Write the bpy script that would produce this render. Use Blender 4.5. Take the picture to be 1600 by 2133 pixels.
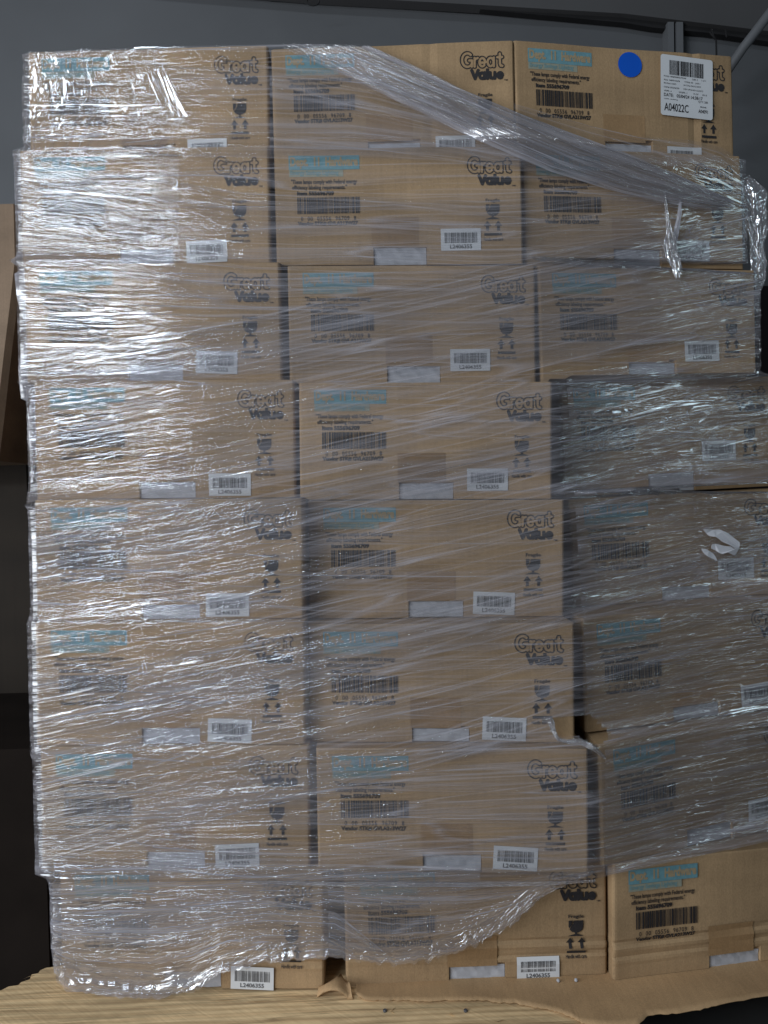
import bpy, bmesh, math, random
import numpy as np
from mathutils import Vector, Matrix, noise as mnoise

# ------------------------------------------------------------------ clear
for o in list(bpy.data.objects):
    bpy.data.objects.remove(o, do_unlink=True)
scene = bpy.context.scene
COL = scene.collection
rng = random.Random(11)

# ------------------------------------------------------------------ camera
CF, CX, CY, CZ, CP, CW, CR = 1472.3657, -0.066, -1.39163, 0.92121, -0.02447, -0.03023, -0.02059
_F = np.array([-math.sin(CW) * math.cos(CP), math.cos(CW) * math.cos(CP), math.sin(CP)])
_R = np.array([math.cos(CW), math.sin(CW), 0.0])
_U = np.cross(_R, _F)
RIGHT = math.cos(CR) * _R + math.sin(CR) * _U
UP = -math.sin(CR) * _R + math.cos(CR) * _U
CAMP = np.array([CX, CY, CZ])
cam = bpy.data.cameras.new('camera')
cam.sensor_fit = 'HORIZONTAL'
cam.sensor_width = 36.0
cam.lens = 36.0 * CF / 1600.0
cam.clip_start = 0.02
cam.clip_end = 100.0
camo = bpy.data.objects.new('camera', cam)
COL.objects.link(camo)
camo.matrix_world = Matrix(((RIGHT[0], UP[0], -_F[0], CX), (RIGHT[1], UP[1], -_F[1], CY),
                            (RIGHT[2], UP[2], -_F[2], CZ), (0, 0, 0, 1)))
scene.camera = camo

# ------------------------------------------------------------------ world, lamps, exposure
world = bpy.data.worlds.new('World')
scene.world = world
world.use_nodes = True
bg = world.node_tree.nodes['Background']
bg.inputs['Color'].default_value = (0.80, 0.90, 1.0, 1)
bg.inputs['Strength'].default_value = 0.065


def area(name, loc, target, sx, sy, power, color):
    l = bpy.data.lights.new(name, 'AREA')
    l.shape = 'RECTANGLE'
    l.size = sx
    l.size_y = sy
    l.energy = power
    l.color = color
    o = bpy.data.objects.new(name, l)
    COL.objects.link(o)
    o.location = loc
    d = Vector(target) - Vector(loc)
    o.rotation_euler = d.to_track_quat('-Z', 'Y').to_euler()
    return o


area('high_window_light', (-2.2, -2.5, 5.05), (-0.5, 0.0, 1.0), 1.15, 0.20, 41, (0.80, 0.90, 1.0))
area('added_glint_left', (-1.72, -2.4, 1.78), (-0.4, 0.0, 0.7), 1.2, 0.10, 25, (0.80, 0.90, 1.0))  # unseen light added to draw glints on the lower left film
area('added_glint_top', (-2.05, -2.5, 3.30), (-0.4, 0.0, 1.2), 1.15, 0.09, 12, (0.82, 0.91, 1.0))  # added only for glints on the crinkled film of the top row
area('dock_door_light', (-3.2, -2.1, 0.95), (-0.1, 0.0, 0.5), 2.0, 2.4, 106, (0.90, 0.95, 1.0))
area('side_window_light', (3.1, -2.2, 2.75), (0.6, 0.0, 1.2), 0.75, 0.25, 2.6, (0.68, 0.92, 1.0))
area('added_glint_right', (4.3, -2.0, 1.75), (0.7, 0.0, 0.8), 1.1, 0.26, 6.0, (0.70, 0.90, 1.0))  # extra unseen light, put in for cool streaks on the right column
scene.view_settings.view_transform = 'Standard'
scene.view_settings.look = 'None'
scene.view_settings.exposure = 0.0
scene.view_settings.gamma = 1.0
scene.view_settings.use_curve_mapping = False
scene.cycles.transparent_max_bounces = 32
scene.cycles.max_bounces = 8
scene.cycles.sample_clamp_indirect = 3.0
scene.cycles.caustics_reflective = False
scene.cycles.caustics_refractive = False


# ------------------------------------------------------------------ pixel -> world helpers (measured positions)
def ray(px, py):
    return _F + ((px - 800.0) / CF) * RIGHT + ((1066.5 - py) / CF) * UP


def on_y(px, py, y):
    d = ray(px, py)
    return CAMP + d * ((y - CY) / d[1])


def on_z(px, py, z):
    d = ray(px, py)
    return CAMP + d * ((z - CZ) / d[2])


# ------------------------------------------------------------------ object helpers
def empty(name, loc, rot=(0, 0, 0)):
    o = bpy.data.objects.new(name, None)
    o.empty_display_size = 0.05
    COL.objects.link(o)
    o.location = loc
    o.rotation_euler = rot
    return o


def tag(o, label=None, cat=None, group=None, kind=None):
    if label: o['label'] = label
    if cat: o['category'] = cat
    if group: o['group'] = group
    if kind: o['kind'] = kind
    return o


def mesh_obj(name, verts, faces, m, parent=None, smooth=False, uvs=None):
    me = bpy.data.meshes.new(name)
    me.from_pydata([tuple(map(float, v)) for v in verts], [], faces)
    if uvs is not None:
        lay = me.uv_layers.new(name='film')
        idx = np.empty(len(me.loops), dtype=np.int32)
        me.loops.foreach_get('vertex_index', idx)
        lay.data.foreach_set('uv', np.asarray(uvs, dtype=np.float32)[idx].ravel())
    if smooth:
        me.polygons.foreach_set('use_smooth', [True] * len(me.polygons))
    me.materials.append(m)
    me.update()
    o = bpy.data.objects.new(name, me)
    COL.objects.link(o)
    if parent: o.parent = parent
    return o


class MB:
    def __init__(self):
        self.v, self.f = [], []

    def add(self, vs, fs):
        b = len(self.v)
        self.v += [tuple(x) for x in vs]
        self.f += [tuple(i + b for i in f) for f in fs]

    def box(self, x0, x1, y0, y1, z0, z1):
        self.add([(x0, y0, z0), (x1, y0, z0), (x1, y1, z0), (x0, y1, z0), (x0, y0, z1), (x1, y0, z1), (x1, y1, z1), (x0, y1, z1)],
                 [(0, 3, 2, 1), (4, 5, 6, 7), (0, 1, 5, 4), (1, 2, 6, 5), (2, 3, 7, 6), (3, 0, 4, 7)])

    def tube(self, pts, r, n=6, taper=False):
        pts = [Vector(p) for p in pts]
        vs, fs = [], []
        for i, p in enumerate(pts):
            d = (pts[min(i + 1, len(pts) - 1)] - pts[max(i - 1, 0)]).normalized()
            a = d.orthogonal().normalized() if i == 0 else (a - d * a.dot(d)).normalized()
            b = d.cross(a)
            rr = r[i] if isinstance(r, (list, tuple)) else r
            for k in range(n):
                t = 2 * math.pi * k / n
                vs.append(p + (a * math.cos(t) + b * math.sin(t)) * rr)
        for i in range(len(pts) - 1):
            for k in range(n):
                fs.append((i * n + k, i * n + (k + 1) % n, (i + 1) * n + (k + 1) % n, (i + 1) * n + k))
        fs.append(tuple(range(n - 1, -1, -1)))
        fs.append(tuple((len(pts) - 1) * n + k for k in range(n)))
        self.add(vs, fs)

    def build(self, name, m, parent=None, smooth=False):
        return mesh_obj(name, self.v, self.f, m, parent, smooth)


# ------------------------------------------------------------------ materials
def new_mat(name):
    m = bpy.data.materials.new(name)
    m.use_nodes = True
    nt = m.node_tree
    nt.nodes.clear()
    out = nt.nodes.new('ShaderNodeOutputMaterial')
    return m, nt, out


def nd(nt, typ, **kw):
    n = nt.nodes.new(typ)
    for k, v in kw.items():
        if k.startswith('i_'):
            n.inputs[k[2:].replace('_', ' ')].default_value = v
        else:
            setattr(n, k, v)
    return n


def math_n(nt, op, a, b=None, clamp=False):
    n = nt.nodes.new('ShaderNodeMath')
    n.operation = op
    n.use_clamp = clamp
    for i, v in enumerate((a, b)):
        if v is None: continue
        if isinstance(v, (int, float)): n.inputs[i].default_value = v
        else: nt.links.new(v, n.inputs[i])
    return n.outputs[0]


def ramp(nt, src, stops):
    r = nt.nodes.new('ShaderNodeValToRGB')
    els = r.color_ramp.elements
    while len(els) < len(stops): els.new(0.5)
    for e, (p, c) in zip(els, stops):
        e.position = p
        e.color = (c, c, c, 1) if isinstance(c, (int, float)) else (*c, 1)
    nt.links.new(src, r.inputs[0])
    return r.outputs[0]


def noise_n(nt, vec, scale, detail=2.0, rough=0.5, dist=0.0):
    n = nt.nodes.new('ShaderNodeTexNoise')
    n.inputs['Scale'].default_value = scale
    n.inputs['Detail'].default_value = detail
    n.inputs['Roughness'].default_value = rough
    n.inputs['Distortion'].default_value = dist
    nt.links.new(vec, n.inputs['Vector'])
    return n.outputs['Fac']


def mapped(nt, vec, scale, loc=(0, 0, 0), rot=(0, 0, 0)):
    n = nt.nodes.new('ShaderNodeMapping')
    n.inputs['Scale'].default_value = scale
    n.inputs['Location'].default_value = loc
    n.inputs['Rotation'].default_value = rot
    nt.links.new(vec, n.inputs['Vector'])
    return n.outputs[0]


def mixc(nt, fac, a, b, mode='MIX'):
    n = nt.nodes.new('ShaderNodeMix')
    n.data_type = 'RGBA'
    n.blend_type = mode
    for sock, v in ((n.inputs[0], fac), (n.inputs[6], a), (n.inputs[7], b)):
        if isinstance(v, (int, float)): sock.default_value = v
        elif isinstance(v, tuple): sock.default_value = (*v, 1)
        else: nt.links.new(v, sock)
    return n.outputs[2]


def plain(name, col, rough=0.6, var=0.12, scale=25.0, metal=0.0, spec=0.4):
    m, nt, out = new_mat(name)
    p = nt.nodes.new('ShaderNodeBsdfPrincipled')
    tc = nt.nodes.new('ShaderNodeTexCoord')
    f = noise_n(nt, tc.outputs['Object'], scale, 4)
    c = ramp(nt, f, [(0.3, tuple(x * (1 - var) for x in col)), (0.7, tuple(min(1, x * (1 + var)) for x in col))])
    nt.links.new(c, p.inputs['Base Color'])
    p.inputs['Roughness'].default_value = rough
    p.inputs['Metallic'].default_value = metal
    p.inputs['Specular IOR Level'].default_value = spec
    nt.links.new(p.outputs[0], out.inputs[0])
    return m


def cardboard(name, base=(0.365, 0.243, 0.134), rough=0.8, spec=0.25):
    m, nt, out = new_mat(name)
    p = nt.nodes.new('ShaderNodeBsdfPrincipled')
    tc = nt.nodes.new('ShaderNodeTexCoord')
    oi = nt.nodes.new('ShaderNodeObjectInfo')
    off = nt.nodes.new('ShaderNodeVectorMath'); off.operation = 'SCALE'
    cmb = nt.nodes.new('ShaderNodeCombineXYZ')
    for i in range(3): nt.links.new(oi.outputs['Random'], cmb.inputs[i])
    nt.links.new(cmb.outputs[0], off.inputs[0]); off.inputs['Scale'].default_value = 17.0
    add = nt.nodes.new('ShaderNodeVectorMath'); add.operation = 'ADD'
    nt.links.new(tc.outputs['Object'], add.inputs[0]); nt.links.new(off.outputs[0], add.inputs[1])
    v = add.outputs[0]
    big = noise_n(nt, mapped(nt, v, (1, 1, 1.6)), 7, 3)
    fib = noise_n(nt, mapped(nt, v, (1, 1, 0.6)), 420, 3, 0.7)
    flute = noise_n(nt, mapped(nt, v, (170, 20, 2.5)), 1.0, 1)
    dark = tuple(x * 0.82 for x in base); light = tuple(x * 1.14 for x in base)
    c = ramp(nt, big, [(0.3, dark), (0.7, light)])
    c = mixc(nt, 1.0, c, ramp(nt, fib, [(0.25, 0.80), (0.75, 1.14)]), 'MULTIPLY')
    c = mixc(nt, 1.0, c, ramp(nt, flute, [(0.3, 0.95), (0.7, 1.04)]), 'MULTIPLY')
    rnd = nt.nodes.new('ShaderNodeMapRange')
    nt.links.new(oi.outputs['Random'], rnd.inputs[0])
    rnd.inputs[3].default_value = 0.92; rnd.inputs[4].default_value = 1.07
    c2 = nt.nodes.new('ShaderNodeVectorMath'); c2.operation = 'SCALE'
    nt.links.new(c, c2.inputs[0]); nt.links.new(rnd.outputs[0], c2.inputs['Scale'])
    nt.links.new(c2.outputs[0], p.inputs['Base Color'])
    p.inputs['Roughness'].default_value = rough
    p.inputs['Specular IOR Level'].default_value = spec
    b = nt.nodes.new('ShaderNodeBump'); b.inputs['Strength'].default_value = 0.35; b.inputs['Distance'].default_value = 0.0006
    h = math_n(nt, 'ADD', math_n(nt, 'MULTIPLY', flute, 0.9), math_n(nt, 'MULTIPLY', fib, 0.35))
    nt.links.new(h, b.inputs['Height']); nt.links.new(b.outputs[0], p.inputs['Normal'])
    nt.links.new(p.outputs[0], out.inputs[0])
    return m


def film(name, wrinkle=2.2, haze=0.10, band=0.16, crumple=0.35, gloss=0.16, rough=0.10, seed=0.0, ufreq=5.0, vfreq=95.0, calm=0.35, cs=1.0):
    """stretch film: clear sheet, lengthwise wrinkles, milky where it is stretched or doubled"""
    m, nt, out = new_mat(name)
    uv = nt.nodes.new('ShaderNodeUVMap'); uv.uv_map = 'film'
    base = mapped(nt, uv.outputs[0], (1, 1, 1), (seed * 3.7, seed * 1.3, seed * 5.1))
    # wavy run of the wrinkles
    warp = nt.nodes.new('ShaderNodeTexNoise'); warp.inputs['Scale'].default_value = 3.2; warp.inputs['Detail'].default_value = 2
    nt.links.new(base, warp.inputs['Vector'])
    sub = nt.nodes.new('ShaderNodeVectorMath'); sub.operation = 'SUBTRACT'
    nt.links.new(warp.outputs['Color'], sub.inputs[0]); sub.inputs[1].default_value = (0.5, 0.5, 0.5)
    scl = nt.nodes.new('ShaderNodeVectorMath'); scl.operation = 'MULTIPLY'
    nt.links.new(sub.outputs[0], scl.inputs[0]); scl.inputs[1].default_value = (0.0, 0.026, 0.0)
    add = nt.nodes.new('ShaderNodeVectorMath'); add.operation = 'ADD'
    nt.links.new(base, add.inputs[0]); nt.links.new(scl.outputs[0], add.inputs[1])
    w = add.outputs[0]
    s1 = noise_n(nt, mapped(nt, w, (ufreq, vfreq, 1)), 1.0, 1.0, 0.5, 0.10)
    s2 = noise_n(nt, mapped(nt, w, (ufreq * 2.3, vfreq * 2.1, 1), (4.1, 9.2, 0)), 1.0, 1.0, 0.5, 0.1)
    cr = noise_n(nt, mapped(nt, w, (34 * cs, 50 * cs, 1), (1.4, 2.2, 0)), 1.0, 0.6, 0.5, 0.5)
    area_n = noise_n(nt, mapped(nt, base, (3.2, 6.0, 1), (7, 3, 0)), 1.0, 2.0)
    amp = ramp(nt, area_n, [(0.36, calm), (0.62, 1.0)])
    area_c = noise_n(nt, mapped(nt, base, (6, 8, 1), (2, 8, 0)), 1.0, 2.0)
    campn = ramp(nt, area_c, [(0.50, 0.0), (0.68, 1.0)])
    def ridge(n_, k):
        q = math_n(nt, 'MULTIPLY', math_n(nt, 'ABSOLUTE', math_n(nt, 'SUBTRACT', n_, 0.5)), k, True)
        q = math_n(nt, 'SUBTRACT', 1.0, q)
        return math_n(nt, 'MULTIPLY', q, q)
    brk = noise_n(nt, mapped(nt, w, (ufreq * 1.6, vfreq * 0.35, 1), (6, 2, 0)), 1.0, 1.0)
    brk = ramp(nt, brk, [(0.42, 0.0), (0.58, 1.0)])
    h = math_n(nt, 'ADD', math_n(nt, 'MULTIPLY', ridge(s1, 9.0), brk), math_n(nt, 'MULTIPLY', ridge(s2, 8.0), 0.16))
    h = math_n(nt, 'ADD', math_n(nt, 'MULTIPLY', h, amp), math_n(nt, 'MULTIPLY', s1, 0.12))
    h = math_n(nt, 'ADD', h, math_n(nt, 'MULTIPLY', math_n(nt, 'MULTIPLY', cr, campn), crumple))
    bmp = nt.nodes.new('ShaderNodeBump'); bmp.inputs['Strength'].default_value = 1.0
    bmp.inputs['Distance'].default_value = wrinkle * 0.001
    nt.links.new(h, bmp.inputs['Height'])
    # milkiness
    t1 = noise_n(nt, mapped(nt, w, (2.2, 150, 1), (3, 5, 0)), 1.0, 3.0, 0.6, 0.2)
    lines = ramp(nt, t1, [(0.53, 0.0), (0.60, 0.6), (0.70, 1.0)])
    t3 = noise_n(nt, mapped(nt, base, (0.7, 16, 1), (11, 4, 0)), 1.0, 1.0)
    thread = math_n(nt, 'SUBTRACT', 1.0, math_n(nt, 'MULTIPLY', math_n(nt, 'ABSOLUTE', math_n(nt, 'SUBTRACT', t3, 0.47)), 90.0, True), True)
    t4 = noise_n(nt, mapped(nt, base, (0.9, 21, 1), (5, 14, 0)), 1.0, 0.5)
    thread2 = math_n(nt, 'SUBTRACT', 1.0, math_n(nt, 'MULTIPLY', math_n(nt, 'ABSOLUTE', math_n(nt, 'SUBTRACT', t4, 0.55)), 80.0, True), True)
    thread = math_n(nt, 'MULTIPLY', math_n(nt, 'ADD', thread, thread2), 0.28)
    t2 = noise_n(nt, mapped(nt, w, (1.4, 42, 1), (8, 1, 0)), 1.0, 2.0)
    bands = ramp(nt, t2, [(0.42, 0.0), (0.70, 1.0)])
    hz = math_n(nt, 'ADD', haze, math_n(nt, 'MULTIPLY', lines, band))
    hz = math_n(nt, 'ADD', math_n(nt, 'ADD', hz, thread), math_n(nt, 'MULTIPLY', bands, band * 0.55), True)
    tr = nt.nodes.new('ShaderNodeBsdfTransparent'); tr.inputs[0].default_value = (0.982, 0.984, 0.987, 1)
    df = nt.nodes.new('ShaderNodeBsdfDiffuse'); df.inputs[0].default_value = (0.63, 0.62, 0.69, 1)
    tl = nt.nodes.new('ShaderNodeBsdfTranslucent'); tl.inputs[0].default_value = (0.63, 0.62, 0.69, 1)
    nt.links.new(bmp.outputs[0], df.inputs['Normal'])
    ds = nt.nodes.new('ShaderNodeMixShader'); ds.inputs[0].default_value = 0.3
    nt.links.new(df.outputs[0], ds.inputs[1]); nt.links.new(tl.outputs[0], ds.inputs[2])
    m1 = nt.nodes.new('ShaderNodeMixShader')
    nt.links.new(hz, m1.inputs[0]); nt.links.new(tr.outputs[0], m1.inputs[1]); nt.links.new(ds.outputs[0], m1.inputs[2])
    gl = nt.nodes.new('ShaderNodeBsdfGlossy'); gl.inputs['Color'].default_value = (1, 1, 1, 1); gl.inputs['Roughness'].default_value = rough
    nt.links.new(bmp.outputs[0], gl.inputs['Normal'])
    m2 = nt.nodes.new('ShaderNodeMixShader'); m2.inputs[0].default_value = gloss
    nt.links.new(m1.outputs[0], m2.inputs[1]); nt.links.new(gl.outputs[0], m2.inputs[2])
    nt.links.new(m2.outputs[0], out.inputs[0])
    return m


def wood(name, base=(0.70, 0.505, 0.285)):
    m, nt, out = new_mat(name)
    p = nt.nodes.new('ShaderNodeBsdfPrincipled')
    tc = nt.nodes.new('ShaderNodeTexCoord')
    v = tc.outputs['Object']
    g = noise_n(nt, mapped(nt, v, (1.7, 105, 30)), 1.0, 4, 0.6, 0.6)
    wv = nt.nodes.new('ShaderNodeTexWave'); wv.wave_type = 'BANDS'; wv.bands_direction = 'Y'
    wv.inputs['Scale'].default_value = 9; wv.inputs['Distortion'].default_value = 9; wv.inputs['Detail'].default_value = 3
    wv.inputs['Detail Scale'].default_value = 0.7
    nt.links.new(mapped(nt, v, (0.5, 2.2, 1)), wv.inputs['Vector'])
    big = noise_n(nt, mapped(nt, v, (3, 14, 3)), 1.0, 3)
    saw = noise_n(nt, mapped(nt, mapped(nt, v, (1, 1, 1), (0, 0, 0), (0, 0, 0.62)), (9, 200, 1)), 1.0, 2, 0.6)
    c = ramp(nt, g, [(0.33, tuple(x * 0.62 for x in base)), (0.60, tuple(x * 1.14 for x in base))])
    c = mixc(nt, 0.28, c, ramp(nt, wv.outputs['Fac'], [(0.2, (base[0] * 0.75, base[1] * 0.62, base[2] * 0.5)), (0.7, (base[0] * 1.2, base[1] * 1.2, base[2] * 1.15))]))
    grey = ramp(nt, big, [(0.58, 0.0), (0.74, 0.4)])
    c = mixc(nt, grey, c, (0.23, 0.20, 0.15))
    crack = noise_n(nt, mapped(nt, v, (1.3, 34, 8), (3, 1, 0)), 1.0, 3, 0.55, 0.4)
    ck = math_n(nt, 'SUBTRACT', 1.0, math_n(nt, 'MULTIPLY', math_n(nt, 'ABSOLUTE', math_n(nt, 'SUBTRACT', crack, 0.5)), 34.0, True), True)
    blot = noise_n(nt, mapped(nt, v, (9, 16, 3), (5, 5, 0)), 1.0, 4, 0.65)
    c = mixc(nt, 1.0, c, ramp(nt, blot, [(0.35, 0.80), (0.62, 1.10)]), 'MULTIPLY')
    c = mixc(nt, math_n(nt, 'MULTIPLY', ck, math_n(nt, 'MULTIPLY', blot, 0.75)), c, (0.12, 0.075, 0.04))
    c = mixc(nt, 1.0, c, ramp(nt, saw, [(0.35, 0.955), (0.68, 1.05)]), 'MULTIPLY')
    nt.links.new(c, p.inputs['Base Color'])
    p.inputs['Roughness'].default_value = 0.75
    p.inputs['Specular IOR Level'].default_value = 0.25
    b = nt.nodes.new('ShaderNodeBump'); b.inputs['Strength'].default_value = 0.6; b.inputs['Distance'].default_value = 0.0015
    nt.links.new(math_n(nt, 'ADD', math_n(nt, 'MULTIPLY', g, 0.8), math_n(nt, 'MULTIPLY', saw, 0.6)), b.inputs['Height'])
    nt.links.new(b.outputs[0], p.inputs['Normal'])
    nt.links.new(p.outputs[0], out.inputs[0])
    return m


M_CARD = cardboard('corrugated_cardboard')
M_TAPE = cardboard('brown_packing_tape', (0.315, 0.195, 0.098), 0.42, 0.45)
M_KRAFT = cardboard('kraft_sheet', (0.43, 0.275, 0.145))
M_INK = plain('black_ink', (0.022, 0.020, 0.022), 0.6, 0.2, 200)
M_GREYINK = plain('grey_label_ink', (0.10, 0.10, 0.105), 0.6, 0.15, 200)
M_BLUE = plain('worn_blue_ink', (0.13, 0.27, 0.31), 0.7, 0.12, 120)
M_PALEBLUE = plain('thin_blue_ink', (0.27, 0.275, 0.215), 0.75, 0.06, 120)
M_TANINK = plain('bare_board_lettering', (0.33, 0.255, 0.155), 0.75, 0.1, 120)
M_BLUEGREY = plain('blue_small_lettering', (0.16, 0.27, 0.28), 0.7, 0.1, 150)
M_PAPER = plain('label_paper', (0.62, 0.63, 0.65), 0.55, 0.03, 30)
M_FOAM = plain('white_foam', (0.42, 0.425, 0.46), 0.6, 0.12, 60)
M_DOT = plain('blue_sticker', (0.0, 0.085, 0.52), 0.5, 0.03, 30)
M_WOOD = wood('pallet_pine')
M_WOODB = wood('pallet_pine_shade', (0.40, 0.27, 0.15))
M_STEEL = plain('nail_steel', (0.13, 0.13, 0.14), 0.6, 0.3, 300, 0.6)
M_WALL = plain('grey_wall_paint', (0.112, 0.115, 0.122), 0.7, 0.12, 1.6)
M_CEIL = plain('grey_ceiling_paint', (0.085, 0.083, 0.085), 0.7, 0.06, 3)
M_NEARBLACK = plain('shadow_and_wire_black', (0.018, 0.017, 0.018), 0.8, 0.2, 12)
M_DUCT = plain('grey_conduit', (0.15, 0.153, 0.162), 0.6, 0.06, 9)
M_FLOOR = plain('dark_concrete', (0.035, 0.033, 0.032), 0.85, 0.25, 6)
M_MAROON = plain('dark_maroon', (0.016, 0.004, 0.008), 0.7, 0.2, 8)
M_SHADEBLOCK = plain('painted_shade_black', (0.011, 0.008, 0.0065), 0.9, 0.3, 5, 0.0, 0.08)
M_SCRAP = plain('torn_paper', (0.62, 0.62, 0.66), 0.7, 0.07, 40)
F_MAIN = film('film_main', 3.9, 0.02, 0.22, 0.15, 0.05, 0.05, 0.0, 1.9, 80, 0.65)
F_BAND = film('film_band', 4.0, 0.015, 0.25, 0.18, 0.10, 0.05, 1.7, 1.9, 88, 0.6)
F_BAND2 = film('film_band_second', 3.8, 0.015, 0.24, 0.15, 0.085, 0.05, 3.1, 1.6, 82, 0.6)
F_CRINKLE = film('film_crinkled', 4.2, 0.02, 0.10, 0.9, 0.085, 0.05, 5.2, 5.0, 84, 0.95, 1.5)
F_CLEARWRINKLE = film('film_clear_wrinkled', 4.4, 0.005, 0.12, 0.8, 0.10, 0.05, 8.8, 3.0, 70, 0.8, 1.2)
F_MILKY = film('film_doubled', 3.2, 0.07, 0.28, 0.6, 0.11, 0.05, 6.6, 4.5, 100, 0.7)
F_HEM = film('film_hem', 3.6, 0.08, 0.25, 2.0, 0.16, 0.06, 4.4, 9.0, 60, 0.9)
F_DENSE = film('film_bunched', 3, 0.15, 0.40, 0.5, 0.16, 0.12, 7.9, 3.0, 160, 0.8)
F_MASS = film('film_crumpled', 4.0, 0.14, 0.22, 2.4, 0.30, 0.10, 9.3, 10.0, 60, 0.9)
F_FLAP = film('film_loose', 1.2, 0.42, 0.15, 0.3, 0.10, 0.15, 2.3, 4.0, 40)

# ------------------------------------------------------------------ setting: wall, ceiling panel, floor
WY = 1.55


def plate(name, pxs, y, thick, m):
    """flat slab whose outline is given where it was measured, standing at depth y"""
    p = [on_y(a, b, y) for a, b in pxs]
    n = len(p)
    vs = [tuple(q) for q in p] + [(q[0], q[1] + thick, q[2]) for q in p]
    fs = [tuple(range(n)), tuple(range(2 * n - 1, n - 1, -1))] + [(i, i + n, (i + 1) % n + n, (i + 1) % n) for i in range(n)]
    return mesh_obj(name, vs, fs, m)


mb = MB(); mb.box(-4.5, 5.0, WY, WY + 0.15, -0.15, 4.2)
tag(mb.build('wall', M_WALL), 'plain dark grey wall behind the stack', 'wall', kind='structure')
mb = MB(); mb.box(-4.5, 5.0, -4.5, WY, -0.25, -0.15)
tag(mb.build('floor', M_FLOOR), 'dark concrete floor under the pallet', 'floor', kind='structure')
o = plate('ceiling', [(-900, -140), (640, -10), (1000, 10), (1300, 28), (1400, 40), (1500, 52), (1760, 84), (1760, -500), (-900, -500)], WY - 0.06, 0.05, M_CEIL)
tag(o, 'dim grey sloping panel above the dark beam at the top right', 'ceiling', kind='structure')
o = plate('shadow_strip', [(560, -8), (800, 6), (1000, 19), (1300, 47), (1360, 57), (1475, 68), (1600, 86), (1760, 106), (1760, 60), (1500, 40), (1300, 16), (1000, -2), (560, -30)], WY - 0.035, 0.03, M_NEARBLACK)  # dark strip for the shadow gap under the panel, shade put into its colour
tag(o, 'black horizontal beam along the wall, standing for the shaded gap under the ceiling panel', 'shadow_strip')
o = empty('wall_conduit', tuple(on_y(1407, 140, WY - 0.03)))
tag(o, 'grey vertical conduit strip on the wall under the beam', 'conduit')
for a, b in ((1390, 1405), (1408, 1424)):
    pa, pb = on_y(a, 47, WY - 0.05), on_y(b, 260, WY - 0.05)
    mb = MB(); mb.box(pa[0] - o.location.x, pb[0] - o.location.x, WY - 0.055 - o.location.y, WY - 0.003 - o.location.y, pb[2] - o.location.z, pa[2] - o.location.z)
    mb.build('channel', M_DUCT, o)
mb = MB(); mb.tube([on_y(1500, 170, WY - 0.25), on_y(1548, 100, WY - 0.3), on_y(1640, -20, WY - 0.42)], 0.018, 10)
tag(mb.build('diagonal_brace', M_DUCT, smooth=True), 'grey diagonal brace pipe rising at the top right corner', 'pipe')
mb = MB()
for pts in ([(1482, 60), (1487, 76), (1492, 84), (1493, 130)], [(1512, 62), (1513, 74), (1514, 78)], [(1478, 66), (1486, 76), (1490, 82)]):
    mb.tube([on_y(a, b, WY - 0.11) for a, b in pts], 0.0035, 6)
tag(mb.build('dangling_cable', M_NEARBLACK, smooth=True), 'thin black cable hanging from the beam beside the conduit', 'cable')
mb = MB(); mb.tube([on_y(640 + 13 * math.cos(t) + 12, 2 + 9 * math.sin(t), WY - 0.2) for t in np.linspace(-0.6, math.pi * 1.15, 14)], 0.0035, 6)
tag(mb.build('wire_hook', M_NEARBLACK, smooth=True), 'small black wire hook hanging at the top edge of the wall', 'hook')

# neighbours seen at the edges; shade at the left is built as dark boxes
pc = on_y(0, 416, 0.42)
mb = MB()
prof = [(38, 424), (41, 540), (30, 640), (20, 720), (12, 790), (3, 870), (-8, 960)]
vs, fs = [], []
for i, (a, b) in enumerate(prof):
    q = on_y(a, b, 0.42)
    for (x, y) in ((q[0] - 0.75, 0.43), (q[0] - 0.30, 0.42), (q[0] - 0.012, 0.42), (q[0], 0.434), (q[0] + 0.004, 0.60), (q[0] + 0.01, 1.0), (q[0] - 0.75, 1.0)):
        vs.append((x, y, q[2] + 0.02 * (x - q[0])))
for i in range(len(prof) - 1):
    for k in range(7):
        fs.append((i * 7 + k, (i + 1) * 7 + k, (i + 1) * 7 + (k + 1) % 7, i * 7 + (k + 1) % 7))
fs.append(tuple(range(7))); fs.append(tuple((len(prof) - 1) * 7 + k for k in range(6, -1, -1)))
o = mesh_obj('tall_carton', vs, fs, cardboard('dusty_cardboard', (0.20, 0.14, 0.095)))
tag(o, 'tan neighbouring carton with a tapering edge left of the wrapped stack', 'carton')
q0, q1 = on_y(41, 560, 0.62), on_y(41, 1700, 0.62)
mb = MB(); mb.box(float(q0[0]) - 0.8, float(q0[0]), 0.62, 1.3, float(q1[2]), float(q0[2]))  # shaded part of the tan carton as its own box, shade in the colour
tag(mb.build('painted_shade_box', cardboard('painted_shade_brown', (0.017, 0.012, 0.008))), 'dark brown box painted as the shaded lower part, behind the tapering tan carton', 'carton')
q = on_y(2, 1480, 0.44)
mb = MB(); mb.box(-2.2, -0.775, 0.16, 1.45, -0.15, float(q[2]) - 0.004)  # made-up block, the deep shade lower down put into its black
tag(mb.build('shade_block', M_SHADEBLOCK), 'black bale standing in for shade below the tan neighbouring carton', 'block')
a, b = on_y(1555, 596, 0.55), on_y(1760, 900, 0.55)
mb = MB(); mb.box(float(a[0]), float(b[0]) + 0.3, 0.55, 1.1, -0.15, float(a[2]))
tag(mb.build('maroon_crate', M_MAROON), 'dark maroon crate behind the right edge of the stack', 'crate')

# ------------------------------------------------------------------ pallet
BW, BH = 0.50, 0.230
pal = empty('wooden_pallet', (0.1, 0.2, -0.15))
tag(pal, 'pale rough pine pallet carrying the wrapped stack of boxes', 'pallet')
PO = np.array([0.1, 0.2, -0.15])


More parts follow.
